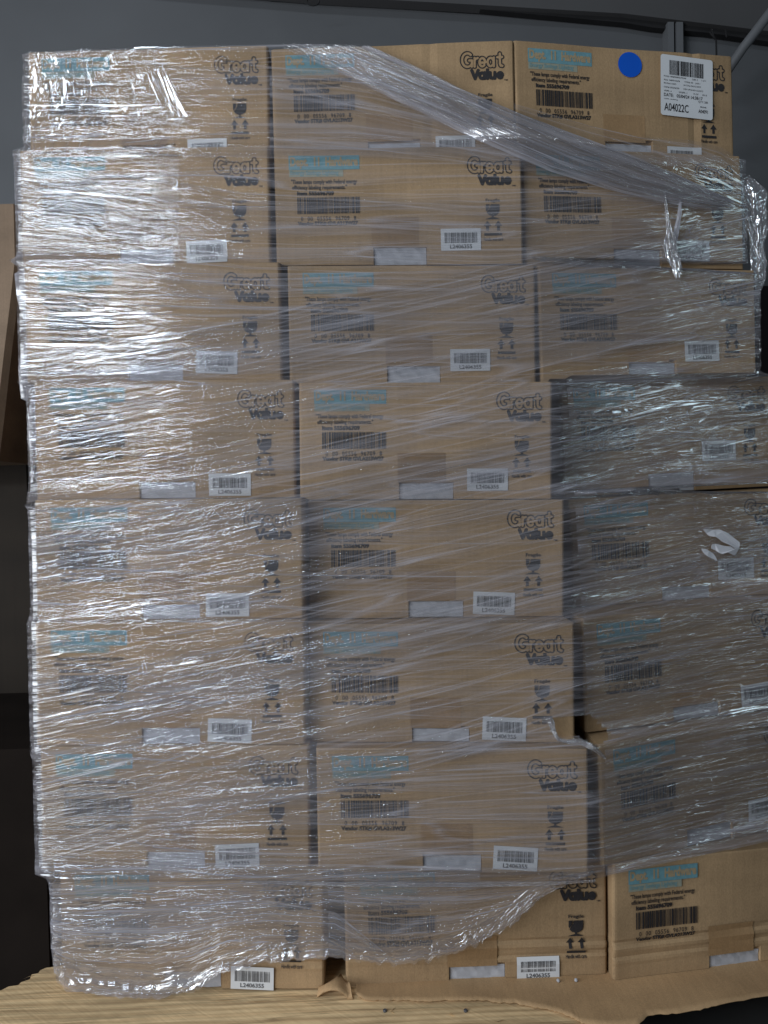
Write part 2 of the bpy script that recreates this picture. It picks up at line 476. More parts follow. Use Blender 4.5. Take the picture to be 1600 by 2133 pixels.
def slab(name, outline, z0, z1, m, parent, seed=0, jitter=0.0):
    r = random.Random(seed)
    n = len(outline)
    vs = [(x - PO[0], y - PO[1], z1 - PO[2]) for x, y in outline] + [(x - PO[0] + r.uniform(-1, 1) * jitter, y - PO[1] + r.uniform(-1, 1) * jitter, z0 - PO[2]) for x, y in outline]
    fs = [tuple(range(n)), tuple(range(2 * n - 1, n - 1, -1))] + [(i, (i + n), (i + 1) % n + n, (i + 1) % n) for i in range(n)]
    return mesh_obj(name, vs, fs, m, parent)


lend = [tuple(on_z(a, b, 0.0)[:2]) for a, b in ((96, 2016), (84, 2021), (80, 2027), (66, 2030), (62, 2040), (44, 2046), (38, 2052), (18, 2055), (4, 2062), (-14, 2068), (-30, 2080), (-48, 2084), (-70, 2105))]
front = [(-0.80, -0.27), (0.30, -0.27), (0.335, -0.175), (0.42, -0.12), (0.66, -0.09), (1.15, -0.02)]
slab('deck_board', lend + front + [(1.15, 0.06), (-0.60, 0.02)], -0.022, 0.0, M_WOOD, pal, 1, 0.004)
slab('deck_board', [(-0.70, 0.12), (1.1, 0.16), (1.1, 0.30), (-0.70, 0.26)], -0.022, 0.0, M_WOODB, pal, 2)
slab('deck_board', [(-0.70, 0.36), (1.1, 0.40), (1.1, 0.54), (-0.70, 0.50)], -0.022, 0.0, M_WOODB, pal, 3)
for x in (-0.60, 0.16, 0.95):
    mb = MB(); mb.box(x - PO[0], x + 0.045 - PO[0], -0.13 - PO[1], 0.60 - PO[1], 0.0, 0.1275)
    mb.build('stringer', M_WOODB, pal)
for a, b in ((801, 2107), (969, 2107)):
    q = on_z(a, b, 0.0)
    mb = MB(); mb.tube([(q[0] - PO[0], q[1] - PO[1], 0.140), (q[0] - PO[0] + 0.001, q[1] - PO[1], 0.1525), (q[0] - PO[0] + 0.001, q[1] - PO[1], 0.1535)], [0.002, 0.0038, 0.003], 10)
    mb.build('nail', M_STEEL, pal)
M_SPL = wood('fresh_splinter', (0.72, 0.55, 0.32))
for a, b, L, an in ((470, 2084, 0.06, 0.02), (540, 2086, 0.05, -0.02), (818, 2104, 0.012, 0.8), (818, 2109, 0.012, -0.8), (942, 2115, 0.012, -0.5), (60, 2036, 0.02, 0.5), (1040, 2128, 0.02, 0.2), (940, 2112, 0.008, -0.9)):
    q = on_z(a, b, 0.0)
    c, s = math.cos(an), math.sin(an)
    x, y = q[0] - PO[0], q[1] - PO[1]
    mb = MB()
    mb.add([(x - c * L / 2, y - s * L / 2, 0.1503), (x, y - 0.0016, 0.152), (x + c * L / 2, y + s * L / 2, 0.1515), (x, y + 0.0025, 0.1503)], [(0, 1, 2, 3)])
    mb.build('splinter', M_SPL, pal)

# kraft slip sheet with torn front edge and a curled-up flap
edge = [(742, 2072), (760, 2084), (800, 2086), (840, 2084), (870, 2088), (900, 2087), (935, 2084), (965, 2086), (1000, 2084), (1040, 2090), (1075, 2091), (1100, 2098), (1140, 2104), (1170, 2112), (1195, 2122), (1215, 2134), (1270, 2140), (1330, 2136), (1352, 2116), (1400, 2113), (1450, 2107), (1500, 2094), (1600, 2076), (1700, 2062)]
fr = []
for i in range(len(edge) - 1):
    for k in range(6):
        t = k / 6
        fr.append((edge[i][0] * (1 - t) + edge[i + 1][0] * t, edge[i][1] * (1 - t) + edge[i + 1][1] * t + rng.uniform(-1.3, 1.3)))
nk, vs, fs = len(fr), [], []
for i, (a, b) in enumerate(fr):
    q = on_z(a, b, 0.003)
    for k in range(8):
        t = k / 7.0
        y = q[1] + (0.10 - q[1]) * (t ** 1.5)
        z = 0.0022 + 0.006 * max(0, mnoise.noise(Vector((q[0] * 11, y * 16, 3)))) * max(0, 1 - t * 2.0) * min(1, t * 5) + (0.0015 if k == 0 else 0)
        vs.append((q[0], y, z))
for i in range(nk - 1):
    for k in range(7):
        fs.append((i * 8 + k, (i + 1) * 8 + k, (i + 1) * 8 + k + 1, i * 8 + k + 1))
ks = empty('kraft_sheet', (0.3, 0.0, 0.0))
tag(ks, 'brown kraft sheet with torn front edge between pallet and boxes', 'paper sheet')
vs = [(v[0] - 0.3, v[1], v[2]) for v in vs]
o = mesh_obj('sheet', vs, fs, M_KRAFT, ks, True)
sm = o.modifiers.new('thickness', 'SOLIDIFY'); sm.thickness = 0.0012; sm.offset = 1
# flap: an arched torn tongue
vs, fs = [], []
arch = [(660, 2078), (672, 2068), (688, 2063), (703, 2063), (716, 2069), (724, 2080), (735, 2082), (731, 2062)]
zs = [0.001, 0.010, 0.016, 0.017, 0.012, 0.003, 0.002, 0.012]
back = [(664, 2062), (676, 2058), (690, 2050), (702, 2042), (710, 2036), (716, 2046), (722, 2055), (726, 2052)]
for i in range(len(arch)):
    p0 = on_z(*arch[i], zs[i]); p1 = on_z(*back[i], zs[i] * 0.4 + 0.012)
    for k in range(5):
        t = k / 4
        p = p0 * (1 - t) + p1 * t
        vs.append((p[0] - 0.3, p[1] + 0.01 * t, p[2] + 0.003 * math.sin(t * 3.1)))
for i in range(len(arch) - 1):
    for k in range(4):
        fs.append((i * 5 + k, (i + 1) * 5 + k, (i + 1) * 5 + k + 1, i * 5 + k + 1))
o = mesh_obj('torn_flap', vs, fs, M_KRAFT, ks, True)
sm = o.modifiers.new('thickness', 'SOLIDIFY'); sm.thickness = 0.0012

# ------------------------------------------------------------------ print shapes (box face coordinates: metres from left, metres from top)
def text_shape(s, rect, weight=0.0, spacing=1.0):
    cu = bpy.data.curves.new('lettering', 'FONT')
    cu.body = s; cu.size = 1.0; cu.offset = weight; cu.space_character = spacing; cu.resolution_u = 3
    ob = bpy.data.objects.new('lettering', cu)
    COL.objects.link(ob)
    dg = bpy.context.evaluated_depsgraph_get()
    me = bpy.data.meshes.new_from_object(ob.evaluated_get(dg))
    v = np.array([(p.co.x, p.co.y) for p in me.vertices])
    f = [tuple(p.vertices) for p in me.polygons]
    bpy.data.objects.remove(ob, do_unlink=True); bpy.data.curves.remove(cu); bpy.data.meshes.remove(me)
    x0, y0, x1, y1 = rect
    lo, hi = v.min(0), v.max(0)
    v = (v - lo) / (hi - lo)
    return np.stack([x0 + v[:, 0] * (x1 - x0), y1 - v[:, 1] * (y1 - y0)], 1), f


def join_shapes(*sh):
    vs, fs = [], []
    for v, f in sh:
        b = sum(len(x) for x in vs)
        vs.append(np.asarray(v, float)); fs += [tuple(i + b for i in q) for q in f]
    return np.concatenate(vs), fs


def rect_shape(x0, y0, x1, y1, nx=1, ny=1):
    v = [(x0 + (x1 - x0) * i / nx, y0 + (y1 - y0) * j / ny) for j in range(ny + 1) for i in range(nx + 1)]
    f = [(j * (nx + 1) + i, (j + 1) * (nx + 1) + i, (j + 1) * (nx + 1) + i + 1, j * (nx + 1) + i + 1) for j in range(ny) for i in range(nx)]
    return np.array(v), f


def barcode_shape(x0, y0, x1, y1, seed, n=34, ny=3):
    r = random.Random(seed)
    w = [r.choice((1, 1, 1, 2, 2, 3, 4)) for _ in range(n)]
    g = [r.choice((1, 1, 1, 2, 2)) for _ in range(n - 1)]
    k = (x1 - x0) / (sum(w) + sum(g))
    x, out = x0, []
    for i in range(n):
        out.append(rect_shape(x, y0, x + w[i] * k, y1, 1, ny))
        x += (w[i] + (g[i] if i < n - 1 else 0)) * k
    return join_shapes(*out)


def px5(x, y):   # pixel on the sharpest box -> face coordinates
    return ((x - 640.0) / 537.0 * BW, (y - 1042.0) / 248.0 * BH)


def r5(x0, y0, x1, y1):
    a, b = px5(x0, y0), px5(x1, y1)
    return (a[0], a[1], b[0], b[1])


def zlogo(X, Y):
    return px5(980 + X / 7.27, 1040 + Y / 7.27)


def sdf_mesh(strokes, bounds, test, res):
    """fill of the area where test(distance) < 0, by marching the cells of a fine grid"""
    x0, y0, x1, y1 = bounds
    nx, ny = int((x1 - x0) / res), int((y1 - y0) / res)
    gx, gy = np.meshgrid(np.linspace(x0, x1, nx + 1), np.linspace(y0, y1, ny + 1), indexing='ij')
    d = np.full(gx.shape, 1e9)
    for w, pl in strokes:
        for (ax, ay), (bx, by) in zip(pl[:-1], pl[1:]):
            ex, ey = bx - ax, by - ay
            L = ex * ex + ey * ey + 1e-12
            t = np.clip(((gx - ax) * ex + (gy - ay) * ey) / L, 0, 1)
            d = np.minimum(d, np.hypot(gx - ax - t * ex, gy - ay - t * ey) - w)
    s = test(d)
    verts, faces, cache = [], [], {}

    def key(k, p):
        if k not in cache:
            cache[k] = len(verts); verts.append(p)
        return cache[k]

    for i in range(nx):
        for j in range(ny):
            c = [(i, j), (i + 1, j), (i + 1, j + 1), (i, j + 1)]
            sv = [s[a] for a in c]
            if min(sv) > 0: continue
            poly = []
            for k in range(4):
                a, b = c[k], c[(k + 1) % 4]
                sa, sb = sv[k], sv[(k + 1) % 4]
                if sa <= 0: poly.append(key(a, (gx[a], gy[a])))
                if (sa <= 0) != (sb <= 0):
                    lo, hi = (a, b) if a < b else (b, a)
                    t = s[lo] / (s[lo] - s[hi])
                    poly.append(key((lo, hi), (gx[lo] + t * (gx[hi] - gx[lo]), gy[lo] + t * (gy[hi] - gy[lo]))))
            if len(poly) >= 3: faces.append(tuple(poly))
    return np.array(verts), faces


def arc(cx, cy, rx, ry, a0, a1, n=22):
    return [(cx + rx * math.cos(math.radians(a)), cy - ry * math.sin(math.radians(a))) for a in np.linspace(a0, a1, n)]


great = [(28, arc(672, 302, 84, 106, 48, 318)), (28, [(700, 308), (742, 308), (742, 405)]),
         (28, [(786, 272), (786, 408)]), (28, [(786, 318), (800, 288), (836, 274)]),
         (28, [(868, 348), (952, 348)] + arc(908, 342, 45, 64, 0, 315)),
         (28, arc(1040, 342, 46, 64, 0, 360, 30)), (28, [(1092, 275), (1092, 408)]),
         (28, [(1188, 216), (1188, 370), (1198, 400), (1226, 408)]), (28, [(1146, 270), (1224, 270)])]
value = [(25, [(740, 468), (790, 596), (842, 468)]), (25, arc(903, 553, 38, 44, 0, 360, 26)), (25, [(944, 506), (944, 598)]),
         (25, [(990, 456), (990, 598)]), (25, [(1032, 508), (1032, 565), (1044, 592), (1068, 598), (1092, 588), (1106, 565), (1106, 508)]), (25, [(1106, 560), (1106, 598)]),
         (22, [(1150, 556), (1230, 556)] + arc(1190, 553, 40, 44, 0, 312))]
lg_v, lg_f = sdf_mesh(great, (545, 150, 1275, 460), lambda d: np.abs(d) - 8.2, 5.0)
lv_v, lv_f = sdf_mesh(value, (700, 440, 1270, 630), lambda d: d, 5.0)
to_face = lambda v: np.array([zlogo(*p) for p in v])
tm = text_shape('TM', (*zlogo(1252, 618), *zlogo(1308, 642)), 0.02)
SH_LOGO = join_shapes((to_face(lg_v), lg_f), (to_face(lv_v), lv_f), tm)
zp = lambda pts: (np.array([zlogo(*p) for p in pts]), [tuple(range(len(pts)))])
SH_FRAG = join_shapes(
    text_shape('Fragile', (*zlogo(836, 826), *zlogo(1062, 892)), 0.022),
    zp([(838, 915), (900, 915), (882, 962), (896, 962), (848, 1030), (838, 1005)]),
    zp([(918, 915), (1053, 915), (1053, 1010), (1038, 1055), (1000, 1086), (960, 1095), (960, 1115), (1010, 1128), (1062, 1148), (820, 1148), (880, 1128), (930, 1115), (930, 1095), (886, 1082), (855, 1050), (850, 1042), (914, 952), (896, 952)]),
    zp([(858, 1170), (918, 1252), (880, 1252), (880, 1326), (836, 1326), (836, 1252), (798, 1252)]),
    zp([(1030, 1170), (1090, 1252), (1052, 1252), (1052, 1326), (1008, 1326), (1008, 1252), (970, 1252)]),
    zp([(806, 1362), (1084, 1362), (1084, 1402), (806, 1402)]),
    text_shape('Handle with care', (*zlogo(794, 1432), *zlogo(1100, 1484)), 0.02))
SH_PATCH = rect_shape(*r5(674, 1057, 825, 1087), 8, 2)
SH_PATCH2 = rect_shape(*r5(674, 1087.4, 790, 1102), 8, 2)
SH_DEPT = text_shape('Dept.  11  Hardware', r5(677, 1060, 822, 1085.5), 0.05)
SH_ENERGY = text_shape('Energy Savings Lighting', r5(677, 1088.6, 780, 1100.6), 0.03)
SH_TEXT = join_shapes(
    text_shape('"These lamps comply with Federal energy', r5(678, 1107.5, 818.5, 1119.8), 0.022),
    text_shape('efficiency labeling requirements."', r5(680, 1119.6, 797, 1131.6), 0.022),
    text_shape('Item 555696709', r5(690, 1132.3, 769, 1142), 0.055))
SH_VENDOR = join_shapes(
    text_shape('0  00  05556  96709  8', r5(697, 1186.5, 815, 1196), 0.012, 1.2),
    text_shape('Vendor STK# GVLA213W27', r5(690, 1197.3, 819, 1207), 0.055))
SH_BARS = barcode_shape(*r5(690, 1146, 824, 1181), 5, 38, 4)
LW, LH = 0.0805, 0.0435
SH_LBL = rect_shape(0, 0, LW, LH, 4, 3)
SH_LBLBARS = barcode_shape(0.0075, 0.008, LW - 0.0075, 0.0285, 9, 30)
SH_LBLTXT = text_shape('L2406355', (0.018, 0.0315, 0.0625, 0.0398), 0.028)
SH_TAPE = rect_shape(*r5(848, 1191, 949, 1252.6), 6, 5)

# ------------------------------------------------------------------ boxes
BOX = {(0, 0): (-0.4872, 0.0905, -0.0534, -0.0047, 0.0026), (0, 1): (0.0143, 0.0715, -0.0484, 0.0043, -0.0017), (0, 2): (0.5095, 0.0989, 0.1440, 0.0198, 0.0071),
       (1, 0): (-0.4845, 0.0378, -0.0412, -0.0079, 0.0061), (1, 1): (0.0202, 0.0360, -0.0031, 0.0028, 0.0040), (1, 2): (0.5198, 0.0862, 0.1427, 0.0233, 0.0171),
       (2, 0): (-0.4669, 0.0140, 0.0024, -0.0014, 0.0023), (2, 1): (0.0430, 0.0274, 0.0184, -0.0035, -0.0031), (2, 2): (0.5454, 0.0769, 0.1601, 0.0195, 0.0023),
       (3, 0): (-0.4433, -0.0046, 0.0300, -0.0061, 0.0014), (3, 1): (0.0613, -0.0071, -0.0184, -0.0140, -0.0108), (3, 2): (0.6147, 0.1498, 0.0861, 0.0268, 0.0121),
       (4, 0): (-0.4268, -0.0646, -0.0053, -0.0129, 0.0008), (4, 1): (0.0743, -0.0262, -0.0426, -0.0158, -0.0114), (4, 2): (0.6133, 0.0812, 0.0777, 0.0312, -0.0094),
       (5, 0): (-0.4269, -0.0869, -0.0283, -0.0147, 0.0049), (5, 1): (0.0718, -0.0856, -0.0772, -0.0079, -0.0111), (5, 2): (0.5922, -0.0060, 0.2272, 0.0268, -0.0059),
       (6, 0): (-0.4234, -0.0894, -0.0304, -0.0153, 0.0066), (6, 1): (0.0851, -0.1160, -0.0761, -0.0067, -0.0047), (6, 2): (0.5993, -0.0432, 0.2861, 0.0140, -0.0036),
       (7, 0): (-0.4024, -0.0799, -0.0591, -0.0103, 0.0039), (7, 1): (0.1320, -0.0853, 0.0016, -0.0029, -0.0042), (7, 2): (0.6310, -0.0754, 0.1226, -0.0031, -0.0052)}
LOT = {(0, 0): (.74, .90, -.02), (0, 1): (.75, .91, 0), (0, 2): (.755, .96, .0), (1, 0): (.742, .90, -.03), (1, 1): (.745, .80, 0), (1, 2): (.75, .90, .0),
       (2, 0): (.742, .845, .04), (2, 1): (.727, .82, 0), (2, 2): (.73, .75, -.02), (3, 0): (.74, .885, .01), (3, 1): (.74, .83, 0), (3, 2): (.725, .70, .01),
       (4, 0): (.711, .88, 0), (4, 1): (.724, .872, .035), (4, 2): (.725, .72, .0), (5, 0): (.718, .885, .045), (5, 1): (.735, .87, .04), (5, 2): (.79, .83, -.03),
       (6, 0): (.728, .90, -.03), (6, 1): (.73, .925, .06), (6, 2): (.77, .80, .0), (7, 0): (.727, .90, .03), (7, 1): (.73, .885, 0), (7, 2): (.80, .90, 0)}
LABEL = {
    (0, 0): 'cardboard box in the top left corner, its left half under crinkled sparkling film',
    (0, 1): 'cardboard box of the top row between the crinkled corner box and the blue dot box',
    (0, 2): 'bare cardboard box with blue dot sticker and large white shipping label',
    (1, 0): 'cardboard box right under the crinkled top left box, white glare over its left half',
    (1, 1): 'middle cardboard box of the second row from the top',
    (1, 2): 'cardboard box under the twisted film rope, directly below the blue dot box',
    (2, 0): 'cardboard box third down the left column, lot label tilted under streaky film',
    (2, 1): 'cardboard box third down the middle column, crossed by thin pale film lines',
    (2, 2): 'cardboard box third down the right column, beside the dark maroon crate',
    (3, 0): 'cardboard box fourth down the left column, long diagonal glints across it',
    (3, 1): 'cardboard box fourth down the middle column, bright film glints by its barcode',
    (3, 2): 'cardboard box fourth down the right column, above the box with torn paper scraps',
    (4, 0): 'cardboard box fifth down the left column, straight lot label and white glints',
    (4, 1): 'clearly readable cardboard box fifth down the middle column',
    (4, 2): 'cardboard box fifth down the right column, behind the torn white paper scraps',
    (5, 0): 'cardboard box sixth down the left column, barcode readable between white streaks',
    (5, 1): 'cardboard box sixth down the middle column, film torn open at its lower right corner',
    (5, 2): 'skewed cardboard box sixth down the right column, bare lower left corner in the film hole',
    (6, 0): 'cardboard box seventh down the left column, standing on the bottom left box',
    (6, 1): 'cardboard box seventh down the middle column, standing on the bottom middle box',
    (6, 2): 'skewed cardboard box seventh down the right column, resting on the bare bottom right box',
    (7, 0): 'bottom left cardboard box on bare pallet wood, film bunched at its foot',
    (7, 1): 'creased bottom middle cardboard box, half out of the torn film, on kraft sheet',
    (7, 2): 'bare creased cardboard box in the bottom right corner with brown tape patch'}


def line_at(k, u_w, top):
    """height of the top or bottom edge line of box k at world x"""
    x, y, yw, ro, dz = BOX[k]
    zc = (7 - k[0]) * BH + BH / 2 + dz
    return zc + (BH / 2 if top else -BH / 2) + (u_w - x) * math.tan(ro)


def face_relief(k, u, h):
    """how far the face stands out (towards -y) at u,h (metres from left, from top)"""
    r, c = k
    sd = r * 7.3 + c * 3.1
    a = 0.0011 * math.sin(u * 9 + sd) * math.sin(h * 13 + sd * 0.7) + 0.0007 * math.sin(u * 21 + h * 11 + sd * 2)
    if r == 7:
        hh = h - (0.150 if c else 0.16) - 0.006 * math.sin(u * 8 + sd)
        a += -0.0030 * math.exp(-(hh / 0.004) ** 2) + 0.0022 * math.exp(-((hh - 0.012) / 0.006) ** 2)
        hh2 = h - 0.180 - 0.004 * math.sin(u * 11 + sd)
        a += -0.0016 * math.exp(-(hh2 / 0.004) ** 2) + 0.0012 * math.exp(-((hh2 - 0.010) / 0.005) ** 2)
    if k == (0, 2):
        a += -0.0022 * math.exp(-((u - 0.405) / 0.006) ** 2) + 0.0015 * math.exp(-((u - 0.42) / 0.006) ** 2)
    if k == (0, 1):
        a += -0.0018 * math.exp(-((u - 0.33) / 0.006) ** 2)
    return a


DEPTH = 0.44


def make_box(k):
    r, c = k
    x, y, yw, ro, dz = BOX[k]
    zb = (7 - r) * BH + dz
    root = empty('cardboard_box', (x, y, zb), (0, 0, yw))
    tag(root, LABEL[k], 'box', 'cardboard boxes stacked on the pallet')
    W = BW - 0.004
    cr, sr = math.cos(ro), math.sin(ro)

    def place(u, h, out=0.0):
        uu, vv = u - BW / 2, BH / 2 - h
        return (cr * uu - sr * vv, -out, BH / 2 + sr * uu + cr * vv)

    # drop of the bottom edge so the box rests on the one beneath it
    def drop(u):
        xw = x + (u - BW / 2) * math.cos(yw)
        own = line_at(k, xw, False)
        if r == 7:
            return own - 0.0045
        best = None
        for cc in range(3):
            b = BOX[(r + 1, cc)]
            if abs(xw - b[0]) < BW / 2 + 0.005:
                t = line_at((r + 1, cc), xw, True)
                best = t if best is None else max(best, t)
        if best is None: best = own
        gap = 0.005 if k in ((1, 1), (1, 2), (3, 2), (5, 2)) else 0.0018
        return own - (best + gap)

    us = [0.002, 0.0024, 0.0035, 0.006, 0.010] + list(np.linspace(0.02, 0.195, 12)) + [0.1949 + 0.0012] + list(np.linspace(0.205, 0.30, 8)) + [0.3058 - 0.0012 + 0.0] + list(np.linspace(0.312, 0.48, 12)) + [0.490, 0.494, 0.4965, 0.4976, 0.498]
    n0, n1 = 0.1961, 0.3046           # hand slot in the lower edge
    us = sorted(set([round(u, 5) for u in us] + [n0, n0 + 0.0008, n1 - 0.0008, n1]))
    nt_ = 0.196
    hs = [0.0, 0.0008, 0.003] + list(np.linspace(0.008, 0.19, 30)) + [nt_, nt_ + 0.0008, 0.203, 0.212, 0.222, 0.2275, 0.2294, 0.230]
    def rnd_out(d, rr=0.006):
        return -(rr - math.sqrt(max(0, rr * rr - (rr - d) ** 2))) if d < rr else 0.0
    vs, fs = [], []
    nu, nh = len(us), len(hs)
    for h in hs:
        for u in us:
            dd = drop(u)
            hh = h + dd * max(0.0, (h - 0.15) / 0.08)
            out = face_relief(k, u, h) + rnd_out(u - 0.002) + rnd_out(0.498 - u) + 0.5 * rnd_out(h + 0.0005, 0.004)
            if h > nt_ + 0.0004 and n0 + 0.0004 < u < n1 - 0.0004: out -= 0.006
            if r == 7 and c == 1 and h > 0.2 and u < n0: hh += 0.004
            vs.append(place(u, hh, out))
    for j in range(nh - 1):
        for i in range(nu - 1):
            fs.append((j * nu + i, (j + 1) * nu + i, (j + 1) * nu + i + 1, j * nu + i + 1))
    # loop round the border, then the skewed body behind
    loop = [i for i in range(nu)] + [j * nu + nu - 1 for j in range(1, nh)] + [(nh - 1) * nu + i for i in range(nu - 2, -1, -1)] + [j * nu for j in range(nh - 2, 0, -1)]
    b0 = len(vs)
    sk = -math.tan(-yw)
    for i in loop:
        p = vs[i]
        vs.append((p[0] + DEPTH * math.sin(yw), p[1] + DEPTH * math.cos(yw), p[2]))
    n = len(loop)
    for q in range(n):
        a, b = loop[q], loop[(q + 1) % n]
        fs.append((a, b, b0 + (q + 1) % n, b0 + q))
    fs.append(tuple(b0 + q for q in range(n)))
    mesh_obj('carton', vs, fs, M_CARD, root)

    def printed(name, sh, m, lift=0.0006, parent=root, tf=None, label=None, flat=False):
        v, f = sh
        vv = []
        if r == 7: lift += 0.0017
        for (u, h) in v:
            if tf: u, h = tf(u, h)
            vv.append(place(u, h, lift if flat else face_relief(k, u, h) + lift))
        o = mesh_obj(name, vv, f, m, parent)
        if label: o['label'] = label
        return o

    dp = printed('department_patch', SH_PATCH, M_BLUE, 0.0005)
    printed('lettering', SH_DEPT, M_TANINK, 0.0009, dp)
    d2 = printed('tagline_patch', SH_PATCH2, M_PALEBLUE, 0.0005)
    printed('lettering', SH_ENERGY, M_BLUEGREY, 0.0009, d2)
    printed('item_text', SH_TEXT, M_INK, 0.0007)
    printed('vendor_text', SH_VENDOR, M_INK, 0.0007)
    printed('barcode', SH_BARS, M_INK, 0.0007)
    printed('logo', SH_LOGO, M_INK, 0.0007)
    printed('fragile_symbol', SH_FRAG, M_INK, 0.0007)
    printed('tape', SH_TAPE, M_TAPE, 0.0005)
    du = drop(0.25)
    ib = (0.2292 + du) if r < 7 else 0.2290
    v, f = rect_shape(n0 + 0.002, nt_ + 0.0015, n1 - 0.002, ib, 8, 3)
    vv = [place(u, h, face_relief(k, u, h) - 0.0042 + 0.0012 * math.sin(u * 160 + r + c) * math.sin(h * 200)) for u, h in v]
    mesh_obj('foam_insert', vv, f, M_FOAM, root)
    lu, lh, la = LOT[k]
    lx, ly = lu * BW, lh * BH
    if r not in (0, 7) and ly + LH / 2 > BH - 0.004 + min(drop(lx), 0.0): ly = BH - 0.004 - LH / 2 + min(drop(lx), 0.0)
    def tf(u, h):
        a, b = u - LW / 2, h - LH / 2
        return lx + a * math.cos(la) - b * math.sin(la), ly + a * math.sin(la) + b * math.cos(la)
    lab = printed('lot_label', SH_LBL, M_PAPER, 0.0014, root, tf)
    printed('barcode', SH_LBLBARS, M_GREYINK, 0.0018, lab, tf)
    printed('lot_number', SH_LBLTXT, M_GREYINK, 0.0018, lab, tf)
    return root, place, printed


for k in BOX:
    root, place, printed = make_box(k)
    if k == (0, 2):
        # blue dot and shipping label, in face coordinates
        def f2(px, py):      # measured in a 1600x800 crop of this box
            return (px / 1482.0 * BW, (py - 7 - 65 * px / 1482.0) / (783.0 - 43 * px / 1482.0) * BH)
        c0 = f2(764, 150)
        n = 40
        v = [c0] + [(c0[0] + 0.0268 * math.cos(2 * math.pi * i / n), c0[1] + 0.0262 * math.sin(2 * math.pi * i / n)) for i in range(n)]
        printed('dot_sticker', (np.array(v), [(0, 1 + i, 1 + (i + 1) % n) for i in range(n)]), M_DOT, 0.0016)
        # label: local frame X right, Y down in metres
        P0, P1, P3 = np.array(f2(968, 76)), np.array(f2(1328, 112)), np.array(f2(957, 492))
        ex, ey = P1 - P0, P3 - P0
        def lt(a, b): return tuple(P0 + ex * a + ey * b)
        pts = []
        for cx_, cy_, a0 in ((0.95, 0.045, 0), (0.05, 0.045, 90), (0.05, 0.955, 180), (0.95, 0.955, 270)):
            for q in range(6):
                t = math.radians(a0 + q * 18)
                pts.append((cx_ + 0.05 * math.cos(t), cy_ - 0.045 * math.sin(t)))
        sl = printed('shipping_label', (np.array([lt(*p) for p in pts]), [tuple(range(len(pts)))]), M_PAPER, 0.0042, flat=True)
        sc = lambda X, Y: lt((X - 190 - (1475 - Y) * 0.023) / 1115.0, (Y - 135 - (X - 220) * 0.098) / 1345.0)
        rot = lambda sh: (np.array([lt(*p) for p in sh[0]]), sh[1])
        N = lambda a, b, c, d: (a, b, c, d)
        printed('barcode', rot(barcode_shape(0.165, 0.085, 0.815, 0.325, 21, 30)), M_INK, 0.0046, sl, flat=True)
        rows = [('PTAG#  000000000052795448', .06, .345, .48, .372), ('SUB: 2      1 of 1', .60, .345, .86, .372), ('PO#  0480542638', .06, .405, .36, .432), ('TYPE# 40    LAB 1', .45, .405, .75, .432),
                ('RCVR# 612075', .06, .460, .29, .487), ('VN STK# GVLA213W27', .43, .460, .77, .487), ('ITEM# 555696709', .06, .525, .35, .552), ('ITEM UPC# 00112122272', .43, .525, .81, .552),
                ('VNPK: 4', .06, .585, .20, .612), ('WHPK: 1', .34, .585, .50, .612), ('TI: 07      HI: 8', .62, .585, .88, .612), ('USER: shidalmg', .06, .718, .32, .742), ('QTY: 208', .72, .700, .90, .740), ('PRIME', .755, .790, .875, .815)]
        big = [('DATE:   05/04/24 14:38:17', .06, .635, .80, .690), ('A04022C', .065, .795, .53, .925), ('A04091', .72, .845, .90, .905)]
        printed('label_text', rot(join_shapes(*[text_shape(s, (a, b, c, d), 0.0) for s, a, b, c, d in rows], *[text_shape(s, (a, b, c, d), 0.010) for s, a, b, c, d in big])), M_INK, 0.0046, sl, flat=True)

# foam crumbs in front of the bottom middle box
for i, (a, b) in enumerate(((1163, 2044), (1200, 2043))):
    q = on_z(a, b, 0.006)
    bm = bmesh.new(); bmesh.ops.create_icosphere(bm, subdivisions=2, radius=0.0032)
    for v in bm.verts: v.co *= 1 + 0.18 * mnoise.noise(v.co * 400 + Vector((i * 5, 0, 0)))
    me = bpy.data.meshes.new('foam_bead'); bm.to_mesh(me); bm.free(); me.materials.append(M_FOAM)
    o = bpy.data.objects.new('foam_bead', me); COL.objects.link(o); o.location = (q[0], q[1], 0.0075)
    tag(o, ('white foam bead on the kraft sheet, under the lot label of the bottom middle box', 'white foam bead on the kraft sheet, under the arrows of the bottom middle box')[i], 'foam bead', 'foam beads on the kraft sheet')

